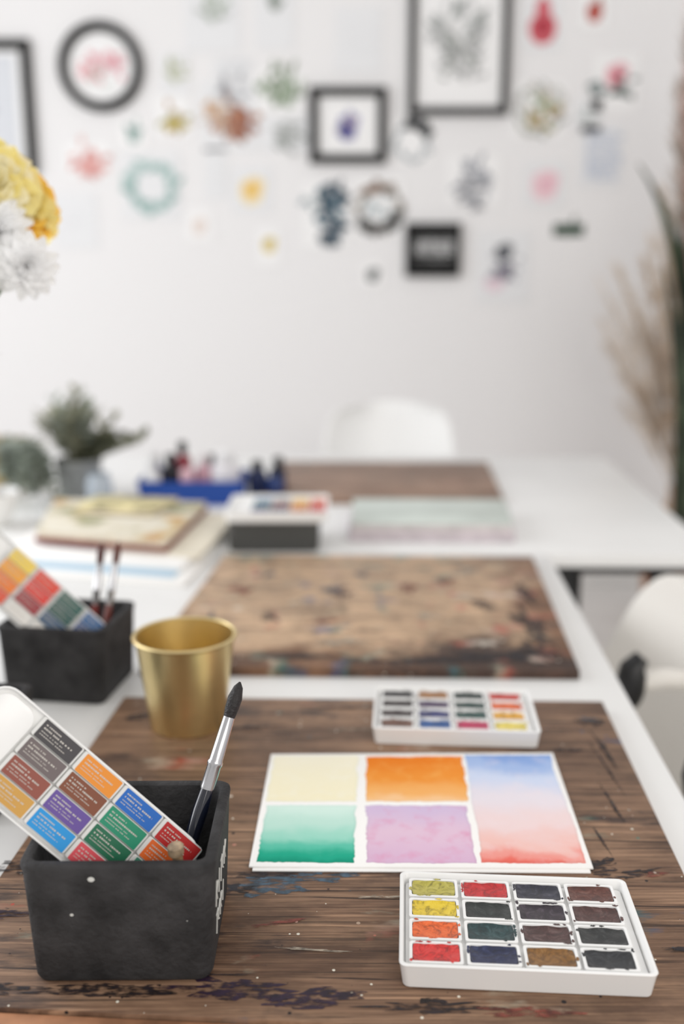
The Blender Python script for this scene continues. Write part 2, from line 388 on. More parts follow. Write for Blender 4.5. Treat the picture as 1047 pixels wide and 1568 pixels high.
# ------------------------------------------------------------------ watercolor swatch paper
SP = root('watercolor_swatch_paper')
prism('lower_sheet', [(-.070, .6935), (.1935, .6905), (.2035, .8860), (-.067, .8845)], BZ+.0003, BZ+.0014, M_paper, SP, .0002)
q = [(-.0729, .6969), (.1963, .6945), (.2048, .8896), (-.0687, .8868)]
prism('sheet', q, BZ+.0014, BZ+.0028, M_paper, SP, .0002)
def bil(u, v):
    a = Vector(q[0]).lerp(Vector(q[1]), u); b_ = Vector(q[3]).lerp(Vector(q[2]), u); return a.lerp(b_, v)
def wash_mat(name, stops, blotch=None, bl_amt=.4, edge=.9, nsc=30):
    m = bpy.data.materials.new(name); m.use_nodes = True; nt = m.node_tree; b = nt.nodes['Principled BSDF']; b.inputs['Roughness'].default_value = .8
    b.inputs['Specular IOR Level'].default_value = .2
    uv = nt.nodes.new('ShaderNodeUVMap'); sp = nt.nodes.new('ShaderNodeSeparateXYZ'); nt.links.new(uv.outputs[0], sp.inputs[0])
    tc = nt.nodes.new('ShaderNodeTexCoord')
    n = nt.nodes.new('ShaderNodeTexNoise'); n.inputs['Scale'].default_value = nsc; n.inputs['Detail'].default_value = 7; n.inputs['Distortion'].default_value = .6; nt.links.new(tc.outputs['Object'], n.inputs['Vector'])
    ma = nt.nodes.new('ShaderNodeMath'); ma.operation = 'MULTIPLY_ADD'; ma.inputs[1].default_value = .30; nt.links.new(n.outputs['Fac'], ma.inputs[0]); nt.links.new(sp.outputs[1], ma.inputs[2])
    su = nt.nodes.new('ShaderNodeMath'); su.operation = 'SUBTRACT'; su.inputs[1].default_value = .15; nt.links.new(ma.outputs[0], su.inputs[0])
    r = nt.nodes.new('ShaderNodeValToRGB'); cr = r.color_ramp; cr.interpolation = 'EASE'
    cr.elements[0].position = stops[0][0]; cr.elements[0].color = lin(stops[0][1]); cr.elements[1].position = stops[-1][0]; cr.elements[1].color = lin(stops[-1][1])
    for p, c in stops[1:-1]:
        e = cr.elements.new(p); e.color = lin(c)
    nt.links.new(su.outputs[0], r.inputs['Fac']); out = r.outputs['Color']
    if blotch:
        n2 = nt.nodes.new('ShaderNodeTexNoise'); n2.inputs['Scale'].default_value = 60; n2.inputs['Detail'].default_value = 5; n2.inputs['Roughness'].default_value = .6; nt.links.new(tc.outputs['Object'], n2.inputs['Vector'])
        r2 = nt.nodes.new('ShaderNodeValToRGB'); r2.color_ramp.elements[0].position = .50; r2.color_ramp.elements[1].position = .76
        r2.color_ramp.elements[0].color = (0, 0, 0, 1); r2.color_ramp.elements[1].color = (bl_amt, bl_amt, bl_amt, 1)
        nt.links.new(n2.outputs['Fac'], r2.inputs['Fac'])
        x = nt.nodes.new('ShaderNodeMix'); x.data_type = 'RGBA'; nt.links.new(r2.outputs['Color'], x.inputs[0]); nt.links.new(out, x.inputs[6]); x.inputs[7].default_value = lin(blotch); out = x.outputs[2]
    def mth(op, a, c):
        k = nt.nodes.new('ShaderNodeMath'); k.operation = op
        for i, s in ((0, a), (1, c)):
            if isinstance(s, float): k.inputs[i].default_value = s
            else: nt.links.new(s, k.inputs[i])
        return k.outputs[0]
    e1 = mth('MINIMUM', mth('MINIMUM', sp.outputs[0], mth('SUBTRACT', 1.0, sp.outputs[0])), mth('MINIMUM', sp.outputs[1], mth('SUBTRACT', 1.0, sp.outputs[1])))
    re = nt.nodes.new('ShaderNodeValToRGB'); re.color_ramp.elements[0].position = .008; re.color_ramp.elements[0].color = (edge*.97, edge, edge, 1); re.color_ramp.elements[1].position = .022
    nt.links.new(e1, re.inputs['Fac'])
    x = nt.nodes.new('ShaderNodeMix'); x.data_type = 'RGBA'; x.blend_type = 'MULTIPLY'; x.inputs[0].default_value = 1; nt.links.new(out, x.inputs[6]); nt.links.new(re.outputs['Color'], x.inputs[7])
    nt.links.new(x.outputs[2], b.inputs['Base Color'])
    return m
def swatch(name, u0, u1, v0, v1, m, seed):
    bm = bmesh.new(); ul = bm.loops.layers.uv.new('UVMap'); nx, ny = 56, 44; g = []
    for j in range(ny+1):
        rw = []
        for i in range(nx+1):
            a, c = i/nx, j/ny
            wob = lambda t, s: .005*noise.noise(Vector((t*5, seed*3.1+s, 0)))+.003*noise.noise(Vector((t*24, seed+s, 2)))
            uu = u0+(u1-u0)*a + wob(c, 1)*(1-a)*1.5 + wob(c, 5)*a*1.5
            vv = v0+(v1-v0)*c + wob(a, 9)*(1-c)*1.5 + wob(a, 13)*c*1.5
            p = bil(uu, vv); rw.append((bm.verts.new((p.x, p.y, BZ+.0029)), a, c))
        g.append(rw)
    for j in range(ny):
        for i in range(nx):
            qd = (g[j][i], g[j][i+1], g[j+1][i+1], g[j+1][i])
            f = bm.faces.new([k[0] for k in qd])
            for lp, k in zip(f.loops, qd): lp[ul].uv = (k[1], k[2])
    finish(bm, name, m, SP)
swatch('yellow_wash', .014, .308, .525, .975, wash_mat('wash_yellow', [(0, (.955, .925, .80)), (.5, (.955, .93, .82)), (1, (.955, .935, .85))], (.96, .95, .89), .5, .97), 1)
swatch('green_wash', .018, .305, .03, .488, wash_mat('wash_green', [(0, (.05, .58, .47)), (.12, (.12, .66, .54)), (.26, (.36, .76, .66)), (.45, (.62, .85, .78)), (.7, (.75, .89, .84)), (1, (.83, .93, .89))]), 2)
swatch('orange_wash', .338, .672, .525, .965, wash_mat('wash_orange', [(0, (.96, .78, .58)), (.2, (.95, .69, .40)), (.5, (.93, .58, .22)), (1, (.90, .49, .12))], (.96, .72, .40), .5, .95), 3)
swatch('purple_wash', .340, .662, .03, .488, wash_mat('wash_purple', [(0, (.85, .71, .82)), (.5, (.88, .76, .84)), (1, (.82, .74, .86))], (.86, .56, .71), .7, .93), 4)
swatch('blue_pink_wash', .682, .985, .03, .975, wash_mat('wash_blue_pink', [(0, (.91, .43, .38)), (.05, (.93, .60, .56)), (.14, (.94, .76, .73)), (.32, (.93, .84, .84)), (.55, (.90, .87, .90)), (.74, (.80, .84, .93)), (.9, (.64, .73, .89)), (1, (.52, .64, .85))], (.94, .87, .89), .3, .95, 22), 5)

# ------------------------------------------------------------------ gold pot
GP = root('gold_pot', (-.1605, .962, BZ))
lathe('pot', [(.001, .001), (.0345, .0008), (.0372, 0), (.0385, .0012), (.0385, .003), (.0500, .0925), (.0502, .0945), (.0523, .0952), (.0534, .0965), (.0534, .0978), (.0522, .0990), (.0505, .0990), (.0492, .0978), (.0490, .0945), (.0370, .0035), (.001, .003)], M_gold, GP, n=96)

# ------------------------------------------------------------------ black storage boxes
def storage_box(loc, rotz, marks=False, w=.126):
    R = root('storage_box', loc, rotz)
    d = .112
    loft('shell', [rr(w-.020, d-.016, .008, 0, 8), rr(w-.012, d-.009, .009, .0010, 8), rr(w-.009, d-.006, .010, .004, 8), rr(w-.002, d-.002, .0105, .078, 8), rr(w, d, .0105, .085, 8), rr(w-.0006, d-.0006, .010, .0870, 8), rr(w-.003, d-.003, .010, .088, 8),
                   rr(w-.012, d-.012, .007, .088, 8), rr(w-.0145, d-.0145, .006, .0872, 8), rr(w-.017, d-.017, .006, .082, 8), rr(w-.025, d-.025, .006, .006, 8)], M_dark, R)
    if marks:
        mw = mat('white_marker', (.80, .80, .78), .7)
        bm = bmesh.new()
        for (x, z, s) in ((-.016, .078, .0022), (-.030, .052, .0012), (.044, .047, .0004)):
            n = 18; y = -(d-.002)/2 - .0004 + (0.078-z)/.074*.002
            vs = [bm.verts.new((x+s*math.cos(2*math.pi*i/n)*(1+.15*math.sin(3*i)), y, z+s*.8*math.sin(2*math.pi*i/n))) for i in range(n)]
            bm.faces.new(vs)
        def stroke(pts):
            P3 = [Vector(((w-.002)/2 - (.078-zz)/.074*.0035 + .0002, yy, zz)) for (yy, zz) in pts]
            tube_bm(bm, P3, [.0006]*len(P3), 6)
        yb = -.038
        letters = [[(0, 0), (0, .016), (.008, .012), (.001, .008), (.009, 0)], [(.004, 0), (.004, .015)], [(0, .015), (.008, .015), (.004, .015), (.004, 0)], [(.008, .014), (.001, .010), (.001, .004), (.008, 0)]]
        z0 = .052
        for k in range(5):
            L = letters[k % 4]
            stroke([(yb+k*.0125+p[0], z0-.006+p[1]*1.2) for p in L])
        for k in range(4):
            L = letters[(k+2) % 4]
            stroke([(yb+.004+k*.0125+p[0], z0-.032+p[1]*1.1) for p in L])
        finish(bm, 'paint_marks', mw, R)
    return R
BX1 = (-.1445, .6205, BZ)
storage_box(BX1, math.radians(.6), True)
BX2 = (-.316, 1.092, TZ); storage_box(BX2, math.radians(-8))
storage_box((-.3560, .835, TZ), math.radians(-3), w=.122)

# ------------------------------------------------------------------ trays of wrapped pans leaning in the boxes
def pan_tray(p0, grid, seed, sc=1.0):
    R = root('watercolor_pan_tray')
    L = Vector((.715, 0, -.701)).normalized(); W = Vector((-.645, -.40, -.657)); W = (W - L*W.dot(L)).normalized()
    Nn = L.cross(-W).normalized(); Y = -W
    Mx = Matrix(((L.x, Y.x, Nn.x, p0[0]), (L.y, Y.y, Nn.y, p0[1]), (L.z, Y.z, Nn.z, p0[2]), (0, 0, 0, 1)))
    R.matrix_world = Mx
    x0, x1, y0, y1 = -.122, .057, -.0145, .0495
    w, d, cx, cy = x1-x0, y1-y0, (x0+x1)/2, (y0+y1)/2
    loft('tray', [rr(w-.006, d-.006, .012, -.0125, 6, cx, cy), rr(w-.002, d-.002, .013, -.011, 6, cx, cy), rr(w, d, .014, -.001, 6, cx, cy), rr(w-.001, d-.001, .0135, 0, 6, cx, cy), rr(w-.0025, d-.0025, .0125, 0, 6, cx, cy), rr(w-.0045, d-.0045, .011, -.004, 6, cx, cy)], M_white, R)
    loft('end_plate', [rr(.030, d-.008, .010, -.0045, 6, x0+.020, cy), rr(.030, d-.008, .010, .0002, 6, x0+.020, cy), rr(.027, d-.011, .009, .0010, 6, x0+.020, cy)], M_white, R)
    rnd = random.Random(seed)
    bm = bmesh.new(); bl = bmesh.new(); bt = bmesh.new(); mats = []
    for j, row in enumerate(grid):
        for i, c in enumerate(row):
            x = -.0680 + i*.0352; y = .0410 - j*.0147
            if c is None: continue
            loft_bm(bm, [rr(.0345, .0142, .001, -.0045, 2, x, y), rr(.0345, .0142, .0015, .0006, 2, x, y), rr(.0335, .0134, .0015, .0012, 2, x, y)])
            mats.append(cmat('label', c, rough=.4)); k = len(mats)-1
            lp = rr(.0305, .0133, .0006, .0014, 2, x+.0005, y)
            bl.faces.new([bl.verts.new(p) for p in lp]).material_index = k
            for r_, (yo, h, xm) in enumerate(((.0036, .0008, .5), (.0012, .0010, .95), (-.0013, .0005, .7), (-.0032, .0005, .85))):
                xx = x-.0125
                end = xx+.025*xm
                while xx < end:
                    l = rnd.uniform(.0006, .0014)
                    xe = min(xx+l, end)
                    bt.faces.new([bt.verts.new(Vector(p)) for p in ((xx, y+yo-h/2, .0016), (xe, y+yo-h/2, .0016), (xe, y+yo+h/2, .0016), (xx, y+yo+h/2, .0016))])
                    xx = xe+(.0004 if rnd.random() < .75 else .0012)
    finish(bm, 'pans', mat('pan_wrap', (.88, .88, .87), .35), R, smooth=True)
    finish(bl, 'labels', mats, R)
    finish(bt, 'label_print', mat('label_print_ink', (.80, .78, .75), .6), R)
    return R
gridA = [[(.27, .26, .27), (.90, .56, .18), (.10, .40, .74), (.72, .14, .14), ],
         [(.43, .39, .39), (.50, .29, .20), (.12, .55, .42), (.90, .42, .16)],
         [(.56, .31, .26), (.40, .31, .60), (.12, .42, .30), (.25, .55, .45)],
         [(.80, .61, .30), (.14, .58, .85), (.85, .32, .36), (.3, .3, .3)]]
pan_tray((-.164, .585, .8435), gridA, 2)
gridB = [[(.97, .84, .34), (.90, .25, .15), (.10, .35, .32), (.10, .38, .62)],
         [(.97, .66, .18), (.88, .20, .15), (.06, .32, .30), (.14, .30, .55)],
         [(.95, .50, .14), (.62, .16, .2), (.10, .30, .45), (.15, .2, .4)],
         [(.90, .32, .18), (.93, .92, .90), (.93, .92, .90), (.9, .9, .9)]]
pan_tray((-.333, 1.050, .8330), gridB, 5)

# ------------------------------------------------------------------ brushes
def brush(p_end, p_tip, hcol, seed=0, scale=1.0, fer=.30, bris=.16, name='paint_brush', bcol=(.10, .08, .08)):
    R = root(name, p_end)
    d = Vector(p_tip)-Vector(p_end); Ln = d.length; d.normalize()
    P = lambda t: tuple(d*Ln*t)
    f0 = 1-bris-fer; k = scale
    tube('handle', [P(0), P(.01), P(.1), P(f0*.6), P(f0*.85), P(f0+.02)], [.0015*k, .0022*k, .0028*k, .0046*k, .0048*k, .0036*k], cmat('brush_lacquer', hcol, rough=.15, coat=.6), R, 20)
    tube('ferrule', [P(f0), P(f0+.01), P(f0+fer*.32), P(f0+fer*.34), P(f0+fer*.38), P(f0+fer*.40), P(f0+fer)], [.0042*k, .0044*k, .0042*k, .0047*k, .0047*k, .0041*k, .0036*k], M_silver, R, 20)
    tube('bristles', [P(1-bris-.005), P(1-bris*.75), P(1-bris*.45), P(1-bris*.15), P(1)], [.0034*k, .0042*k, .0044*k, .0028*k, .0005*k], cmat('bristle', bcol, rough=.5, bump=.6, bscale=500), R, 16)
    return R
brush((-.124, .612, BZ+.010), (-.0745, .681, .926), (.05, .07, .13), scale=1.2, fer=.30, bris=.15)
DW = root('wooden_dowel', (-.101, .5800, BZ+.0065))
tube('stick', [(0, 0, 0), (-.006, -.001, .082)], .0035, mat('dowel_wood', (.55, .45, .33), .6, var=.2, vscale=90), DW)
tube('cap', [(-.006, -.001, .080), (-.0065, -.001, .0815), (-.0068, -.001, .0865), (-.007, -.001, .0880)], [.0040, .0052, .0054, .0040], mat('dowel_cap', (.62, .54, .44), .5, var=.3, vscale=120), DW, 20)
brush((-.297, 1.090, TZ+.012), (-.279, 1.12, .915), (.45, .12, .10), bcol=(.30, .12, .1))
brush((-.283, 1.080, TZ+.012), (-.2605, 1.125, .915), (.42, .16, .12), bcol=(.38, .2, .15))

# ------------------------------------------------------------------ papers, pads and things on the far desk
M_bluepap = mat('blue_paper', (.70, .80, .87), .8)
PS = root('paper_stack')
prism('sheets_lower', [(-.60, 1.56), (-.245, 1.47), (-.205, 1.80), (-.57, 1.90)], TZ+.0003, TZ+.006, M_paper, PS, .0003)
prism('blue_sheet', [(-.56, 1.575), (-.265, 1.50), (-.225, 1.80), (-.54, 1.90)], TZ+.006, TZ+.009, M_bluepap, PS, .0003)
prism('sheets_upper', [(-.57, 1.60), (-.258, 1.53), (-.205, 1.85), (-.55, 1.95)], TZ+.009, TZ+.016, M_paper, PS, .0003)
prism('cream_pad', [(-.40, 1.63), (-.236, 1.575), (-.196, 1.87), (-.38, 1.93)], TZ+.016, TZ+.022, mat('cream_pad', (.90, .87, .80), .8, var=.04, vscale=30), PS, .0005)
M_red = mat('dark_red_cloth', (.45, .13, .11), .6)
SK = root('sketchbook')
prism('cover_back', [(-.53, 1.662), (-.290, 1.590), (-.262, 1.900), (-.57, 1.93)], TZ+.022, TZ+.029, M_red, SK, .001)
prism('page_block', [(-.527, 1.668), (-.294, 1.598), (-.266, 1.895), (-.566, 1.925)], TZ+.029, TZ+.040, mat('page_edges', (.88, .84, .76), .8, var=.06, vscale=90), SK, .0008)
M_paint = bpy.data.materials.new('painted_page'); M_paint.use_nodes = True
nt = M_paint.node_tree; bb = nt.nodes['Principled BSDF']; bb.inputs['Roughness'].default_value = .8
tc = nt.nodes.new('ShaderNodeTexCoord'); nn = nt.nodes.new('ShaderNodeTexNoise'); nn.inputs['Scale'].default_value = 11; nn.inputs['Detail'].default_value = 3
nt.links.new(tc.outputs['Object'], nn.inputs['Vector']); r = nt.nodes.new('ShaderNodeValToRGB'); cr = r.color_ramp
cr.elements[0].position = .30; cr.elements[0].color = lin((.42, .50, .35)); cr.elements[1].position = .75; cr.elements[1].color = lin((.70, .35, .25))
for p, c in ((.38, (.72, .69, .56)), (.45, (.88, .85, .78)), (.57, (.88, .86, .80)), (.64, (.82, .72, .52))):
    e = cr.elements.new(p); e.color = lin(c)
nt.links.new(nn.outputs['Fac'], r.inputs['Fac']); nt.links.new(r.outputs['Color'], bb.inputs['Base Color'])
prism('painted_page', [(-.528, 1.666), (-.293, 1.596), (-.265, 1.896), (-.567, 1.927)], TZ+.040, TZ+.0415, M_paint, SK, .0003)
SK2 = root('sketchbook')
prism('cover', [(-.50, 1.79), (-.345, 1.765), (-.315, 1.885), (-.48, 1.91)], TZ+.0417, TZ+.0435, mat('kraft_paper', (.66, .60, .45), .8, var=.25, vscale=20), SK2, .0003)
prism('pages', [(-.498, 1.792), (-.347, 1.767), (-.317, 1.883), (-.478, 1.908)], TZ+.0435, TZ+.050, mat('page_edges', (.88, .84, .76)), SK2, .0003)
prism('cover_front', [(-.50, 1.79), (-.345, 1.765), (-.315, 1.885), (-.48, 1.91)], TZ+.050, TZ+.052, mat('printed_cover', (.72, .68, .52), .8, var=.35, vscale=26), SK2, .0003)

BC = root('blue_crate', (-.318, 2.11, TZ))
M_blue = mat('blue_plastic', (.07, .27, .60), .45)
loft('crate', [rr(.210, .13, .008, 0), rr(.224, .145, .01, .050), rr(.225, .146, .01, .052), rr(.218, .139, .008, .052), rr(.205, .125, .007, .004)], M_blue, BC)
def bottle(par, x, y, z, r, h, col, cap, nm):
    lathe(nm, [(.0005, 0), (r*.92, 0), (r, .003), (r, h*.62), (r*.9, h*.70), (r*.5, h*.76), (r*.5, h*.8)], cmat('bottle', col, rough=.35), par, 24, x, y).location = (0, 0, z)
    lathe(nm+'_cap', [(r*.62, h*.79), (r*.64, h*.8), (r*.6, h), (r*.5, h*1.01), (.0005, h*1.01)], cmat('cap', cap, rough=.4), par, 24, x, y).location = (0, 0, z)
for i, (x, y, r, h, c, cp) in enumerate([(-.085, -.03, .018, .085, (.92, .92, .92), (.9, .9, .9)), (-.05, 0, .018, .095, (.12, .12, .15), (.08, .08, .1)), (-.012, -.02, .016, .09, (.88, .72, .75), (.55, .12, .18)),
    (-.03, .035, .016, .115, (.55, .2, .25), (.08, .08, .08)), (.02, .01, .019, .09, (.85, .68, .72), (.88, .85, .85)), (.068, 0, .032, .100, (.90, .89, .90), (.93, .93, .93)), (-.088, .035, .015, .09, (.15, .25, .5), (.9, .9, .9)), (.03, .047, .014, .085, (.2, .3, .5), (.1, .1, .1))]):
    bottle(BC, x, y, .0045, r, h, c, cp, 'bottle_%d' % (i+1))
IB = root('ink_bottles', (-.165, 2.14, TZ))
for i, (x, y, r, h, c, cp) in enumerate([(-.02, 0, .021, .078, (.12, .17, .33), (.08, .08, .1)), (.02, -.02, .020, .065, (.16, .24, .45), (.1, .12, .2)), (.024, .028, .018, .082, (.12, .13, .22), (.07, .07, .08))]):
    bottle(IB, x, y, 0, r, h, c, cp, 'bottle_%d' % (i+1))

DB = root('dark_storage_box', (-.119, 1.735, TZ))
M_dg = mat('dark_grey_card', (.255, .255, .245), .6)
loft('shell', [rr(.146, .112, .008, 0), rr(.156, .120, .009, .003), rr(.158, .122, .009, .052), rr(.155, .119, .008, .0545)], M_dg, DB)
MP = root('paint_palette', (-.113, 1.735, TZ+.0545))
loft('tray', [rr(.168, .135, .01, 0), rr(.176, .143, .011, .003), rr(.178, .145, .011, .020), rr(.170, .137, .01, .020), rr(.166, .133, .009, .013)], M_white, MP)
bm = bmesh.new(); pm = []
pc = [(.2, .25, .5), (.15, .2, .4), (.8, .45, .15), (.8, .15, .12), (.1, .4, .3), (.6, .3, .2), (.9, .6, .2), (.85, .2, .15), (.3, .5, .7), (.5, .5, .52), (.92, .75, .3), (.9, .45, .2)]
for k, c in enumerate(pc):
    i, j = k % 4, k//4
    loft_bm(bm, [rr(.030, .030, .002, .013, 2, -.030+i*.034, -.035+j*.036), rr(.030, .030, .002, .0175, 2, -.030+i*.034, -.035+j*.036)], mi=k); pm.append(paint_mat(c))
finish(bm, 'paint_cakes', pm, MP, smooth=True)

DP = root('drawing_pads')
prism('pad_lower', [(.012, 1.745), (.312, 1.738), (.330, 1.955), (.018, 1.962)], TZ+.0003, TZ+.016, mat('pad_edge', (.79, .75, .77), .7, var=.08, vscale=40), DP, .001)
prism('pad_upper', [(.018, 1.749), (.307, 1.742), (.325, 1.950), (.024, 1.957)], TZ+.016, TZ+.032, mat('pad_edge2', (.83, .80, .80), .7, var=.07, vscale=30), DP, .001)
prism('cover', [(.016, 1.747), (.309, 1.740), (.327, 1.952), (.022, 1.959)], TZ+.032, TZ+.034, mat('pale_green_cover', (.77, .80, .775), .6, var=.07, vscale=10), DP, .0005)

# ------------------------------------------------------------------ plants on the desk
def translucent(m, amt=.35):
    nt = m.node_tree; b = nt.nodes['Principled BSDF']; out = nt.nodes['Material Output']
    tr = nt.nodes.new('ShaderNodeBsdfTranslucent')
    if b.inputs['Base Color'].is_linked: nt.links.new(b.inputs['Base Color'].links[0].from_socket, tr.inputs['Color'])
    else: tr.inputs['Color'].default_value = b.inputs['Base Color'].default_value
    mx = nt.nodes.new('ShaderNodeMixShader'); mx.inputs[0].default_value = amt
    nt.links.new(b.outputs[0], mx.inputs[1]); nt.links.new(tr.outputs[0], mx.inputs[2]); nt.links.new(mx.outputs[0], out.inputs['Surface'])
    return m
M_sage = translucent(mat('sage_leaf', (.61, .61, .53), .8, var=.2, vscale=30))
M_sage2 = translucent(mat('dark_leaf', (.44, .45, .37), .75, var=.25, vscale=30))
M_euc = translucent(mat('eucalyptus_leaf', (.66, .69, .65), .8, var=.15, vscale=25))
M_stem = mat('plant_stem', (.42, .42, .32), .7)
def leafy(par, z0, n, h, spread, ll, lw, mats, seed, bias=(0, 0), r0=.02, droop=.2, dens=9):
    rnd = random.Random(seed); bm = bmesh.new()
    for s in range(n):
        a = rnd.uniform(0, 2*math.pi); rad = spread*math.sqrt(rnd.random()); H = h*rnd.uniform(.6, 1)*(1-.35*(rad/spread)**2)
        st = Vector((math.cos(a)*r0*rnd.random(), math.sin(a)*r0*rnd.random(), z0))
        en = Vector((math.cos(a)*rad+bias[0], math.sin(a)*rad+bias[1], z0+H))
        mid = (st+en)/2 + Vector((-(en.x-st.x)*.2, -(en.y-st.y)*.2, H*.12))
        pts = []
        for i in range(9):
            t = i/8; pts.append(st*(1-t)**2 + mid*2*t*(1-t) + en*t*t)
        tube_bm(bm, pts, [.0018*(1-.6*i/8) for i in range(9)], 5, len(mats))
        mi = rnd.randrange(len(mats))
        for k in range(dens):
            t = .3+.7*k/(dens-1); p = pts[min(8, int(t*8))].lerp(pts[min(8, int(t*8)+1)], (t*8) % 1) if t < 1 else pts[8]
            for sg in (0, math.pi):
                b = rnd.uniform(0, 6.28)+sg
                d = Vector((math.cos(b), math.sin(b), rnd.uniform(.5, 2.2)))
                leaf_bm(bm, p, d, ll*rnd.uniform(.7, 1.1)*(1.1-.4*t), lw*rnd.uniform(.8, 1.1), bend=droop, mi=mi, nu=4)
    return finish(bm, 'foliage', mats+[M_stem], par, smooth=True, autosm='keep')
PL = root('potted_sage_plant', (-.575, 2.14, TZ))
lathe('pot', [(.001, 0), (.040, 0), (.042, .002), (.050, .078), (.052, .080), (.052, .084), (.049, .084), (.047, .072), (.001, .070)], mat('grey_zinc', (.62, .63, .63), .5, metal=.2, var=.12), PL, 40)
leafy(PL, .06, 26, .175, .085, .052, .017, [M_sage, M_euc, M_sage], 3, bias=(.0, 0), dens=6)
leafy(PL, .06, 16, .095, .06, .042, .022, [M_sage2, M_sage], 8, bias=(.10, .02), dens=6).name = 'side_foliage'
GV = root('potted_eucalyptus', (-.765, 2.20, TZ))
lathe('pot', [(.001, 0), (.044, 0), (.046, .002), (.058, .10), (.061, .102), (.061, .107), (.057, .107), (.055, .09), (.001, .088)], mat('old_gold', (.66, .57, .38), .4, metal=.7, var=.1), GV, 40)
leafy(GV, .09, 12, .02, .08, .034, .022, [M_sage, mat('ochre_leaf', (.70, .62, .44), .8, var=.2)], 12, bias=(.03, .0), dens=6)
def trail(par, n, cx, cy, sp, seed, top):
    bm = bmesh.new(); rnd = random.Random(seed)
    for s in range(n):
        a = rnd.uniform(-3.1, 3.1); r_ = sp*rnd.uniform(.2, 1)
        en = Vector((cx+r_*math.cos(a), cy+r_*math.sin(a)*1.3, .016+rnd.random()*.05))
        st = Vector((cx*.2, cy*.2, top)); mid = Vector((en.x*.75, en.y*.75, top+.035))
        pts = [st*(1-t)**2+mid*2*t*(1-t)+en*t*t for t in [i/12 for i in range(13)]]
        tube_bm(bm, pts, [.0015]*13, 5, 1)
        for p in pts[4:]:
            for k in range(2):
                b = rnd.uniform(0, 6.28); leaf_bm(bm, p, Vector((math.cos(b), math.sin(b), rnd.uniform(.1, .9))), .030, .024, mi=0, nu=4, bend=.1)
    finish(bm, 'trailing_foliage', [M_euc, M_stem], par, smooth=True, autosm='keep')
trail(GV, 24, .115, -.165, .055, 5, .10)
JR = root('glass_jar', (-.505, 2.03, TZ))
lathe('jar', [(.001, 0), (.024, 0), (.027, .003), (.027, .055), (.022, .063), (.022, .072), (.0195, .072), (.0195, .062), (.0245, .054), (.0245, .006), (.001, .005)], mat('jar_glass', (.70, .74, .78), .15, var=.05), JR, 32)
WB = root('white_bowl', (-.672, 1.865, TZ))
lathe('bowl', [(.001, 0), (.024, 0), (.026, .003), (.042, .03), (.052, .066), (.053, .068), (.051, .068), (.042, .036), (.024, .008), (.001, .006)], mat('glazed_ceramic', (.93, .93, .92), .2), WB, 48)
lathe('dark_water', [(.001, .054), (.0465, .054), (.0465, .0542), (.001, .0544)], mat('dirty_water', (.25, .2, .22), .1), WB, 40)

# ------------------------------------------------------------------ bouquet on the left
FL = root('flower_vase', (-.455, .985, TZ))
lathe('vase', [(.001, 0), (.035, 0), (.040, .004), (.048, .06), (.046, .14), (.032, .20), (.030, .235), (.034, .25), (.031, .25), (.027, .235), (.028, .20), (.040, .12), (.001, .02)], mat('vase_ceramic', (.86, .86, .84), .25), FL, 40)
def petal(name, col, var=0): return translucent(mat(name, col, .6, var=var, vscale=40, spec=.2), .4)
M_y = petal('yellow_petal', (1.0, .95, .66)); M_y2 = petal('pale_yellow_petal', (1.0, .975, .84)); M_o = petal('orange_petal', (1.0, .84, .38))
M_wp = petal('white_petal', (.995, .995, .995)); M_gr = mat('flower_green', (.30, .40, .20), .6, var=.15)
def bloom(name, c, r, axis, mats, layers, npet, wide, ruff, seed, par):
    rnd = random.Random(seed); bm = bmesh.new(); ax = Vector(axis).normalized()
    rot = Vector((0, 0, 1)).rotation_difference(ax).to_matrix()
    for l in range(layers):
        f = l/(max(1, layers-1))
        el = math.radians(2 + 70*f); n = max(5, int(npet*(1-.45*f))); ln = r*(1-.45*f)
        for k in range(n):
            a = 2*math.pi*(k+.5*(l % 2))/n + rnd.uniform(-.12, .12); e = el+rnd.uniform(-.15, .15)
            d0 = Vector((math.cos(a), math.sin(a), 0)); s = Vector((-math.sin(a), math.cos(a), 0))
            rows = []
            nu, nv = 6, 4; W = wide*ln
            for i in range(nu+1):
                u = i/nu
                rad = ln*u; w = W*(.18+.82*math.sin(math.pi*min(1, .08+u*.72)))
                if wide < .5: w = W*max(.1, math.sin(math.pi*(.1+.84*u**1.3)))
                base = (d0*math.cos(e)+Vector((0, 0, 1))*math.sin(e))*rad + Vector((0, 0, 1))*(.18*ln*math.sin(math.pi*u)*(1-f)) + Vector((0, 0, f*r*.12))
                rw = []
                for j in range(nv+1):
                    v = j/nv*2-1
                    p = base + s*w*.5*v + (Vector((0, 0, 1))*math.cos(e)-d0*math.sin(e))*(.20*w*v*v + ruff*ln*u*u*noise.noise(Vector((v*2.5+k*3.7, u*2, l*5.1+seed))))
                    rw.append(bm.verts.new(Vector(c)+rot @ p))
                rows.append(rw)
            mi = 0 if len(mats) == 1 else (0 if rnd.random() < (.35+.6*f) else 1)
            for i in range(nu):
                for j in range(nv):
                    bm.faces.new((rows[i][j], rows[i][j+1], rows[i+1][j+1], rows[i+1][j])).material_index = mi
    finish(bm, name, mats, par, smooth=True, autosm='keep')
def V(x, y, z): return (x+.455, y-.985, z-TZ)
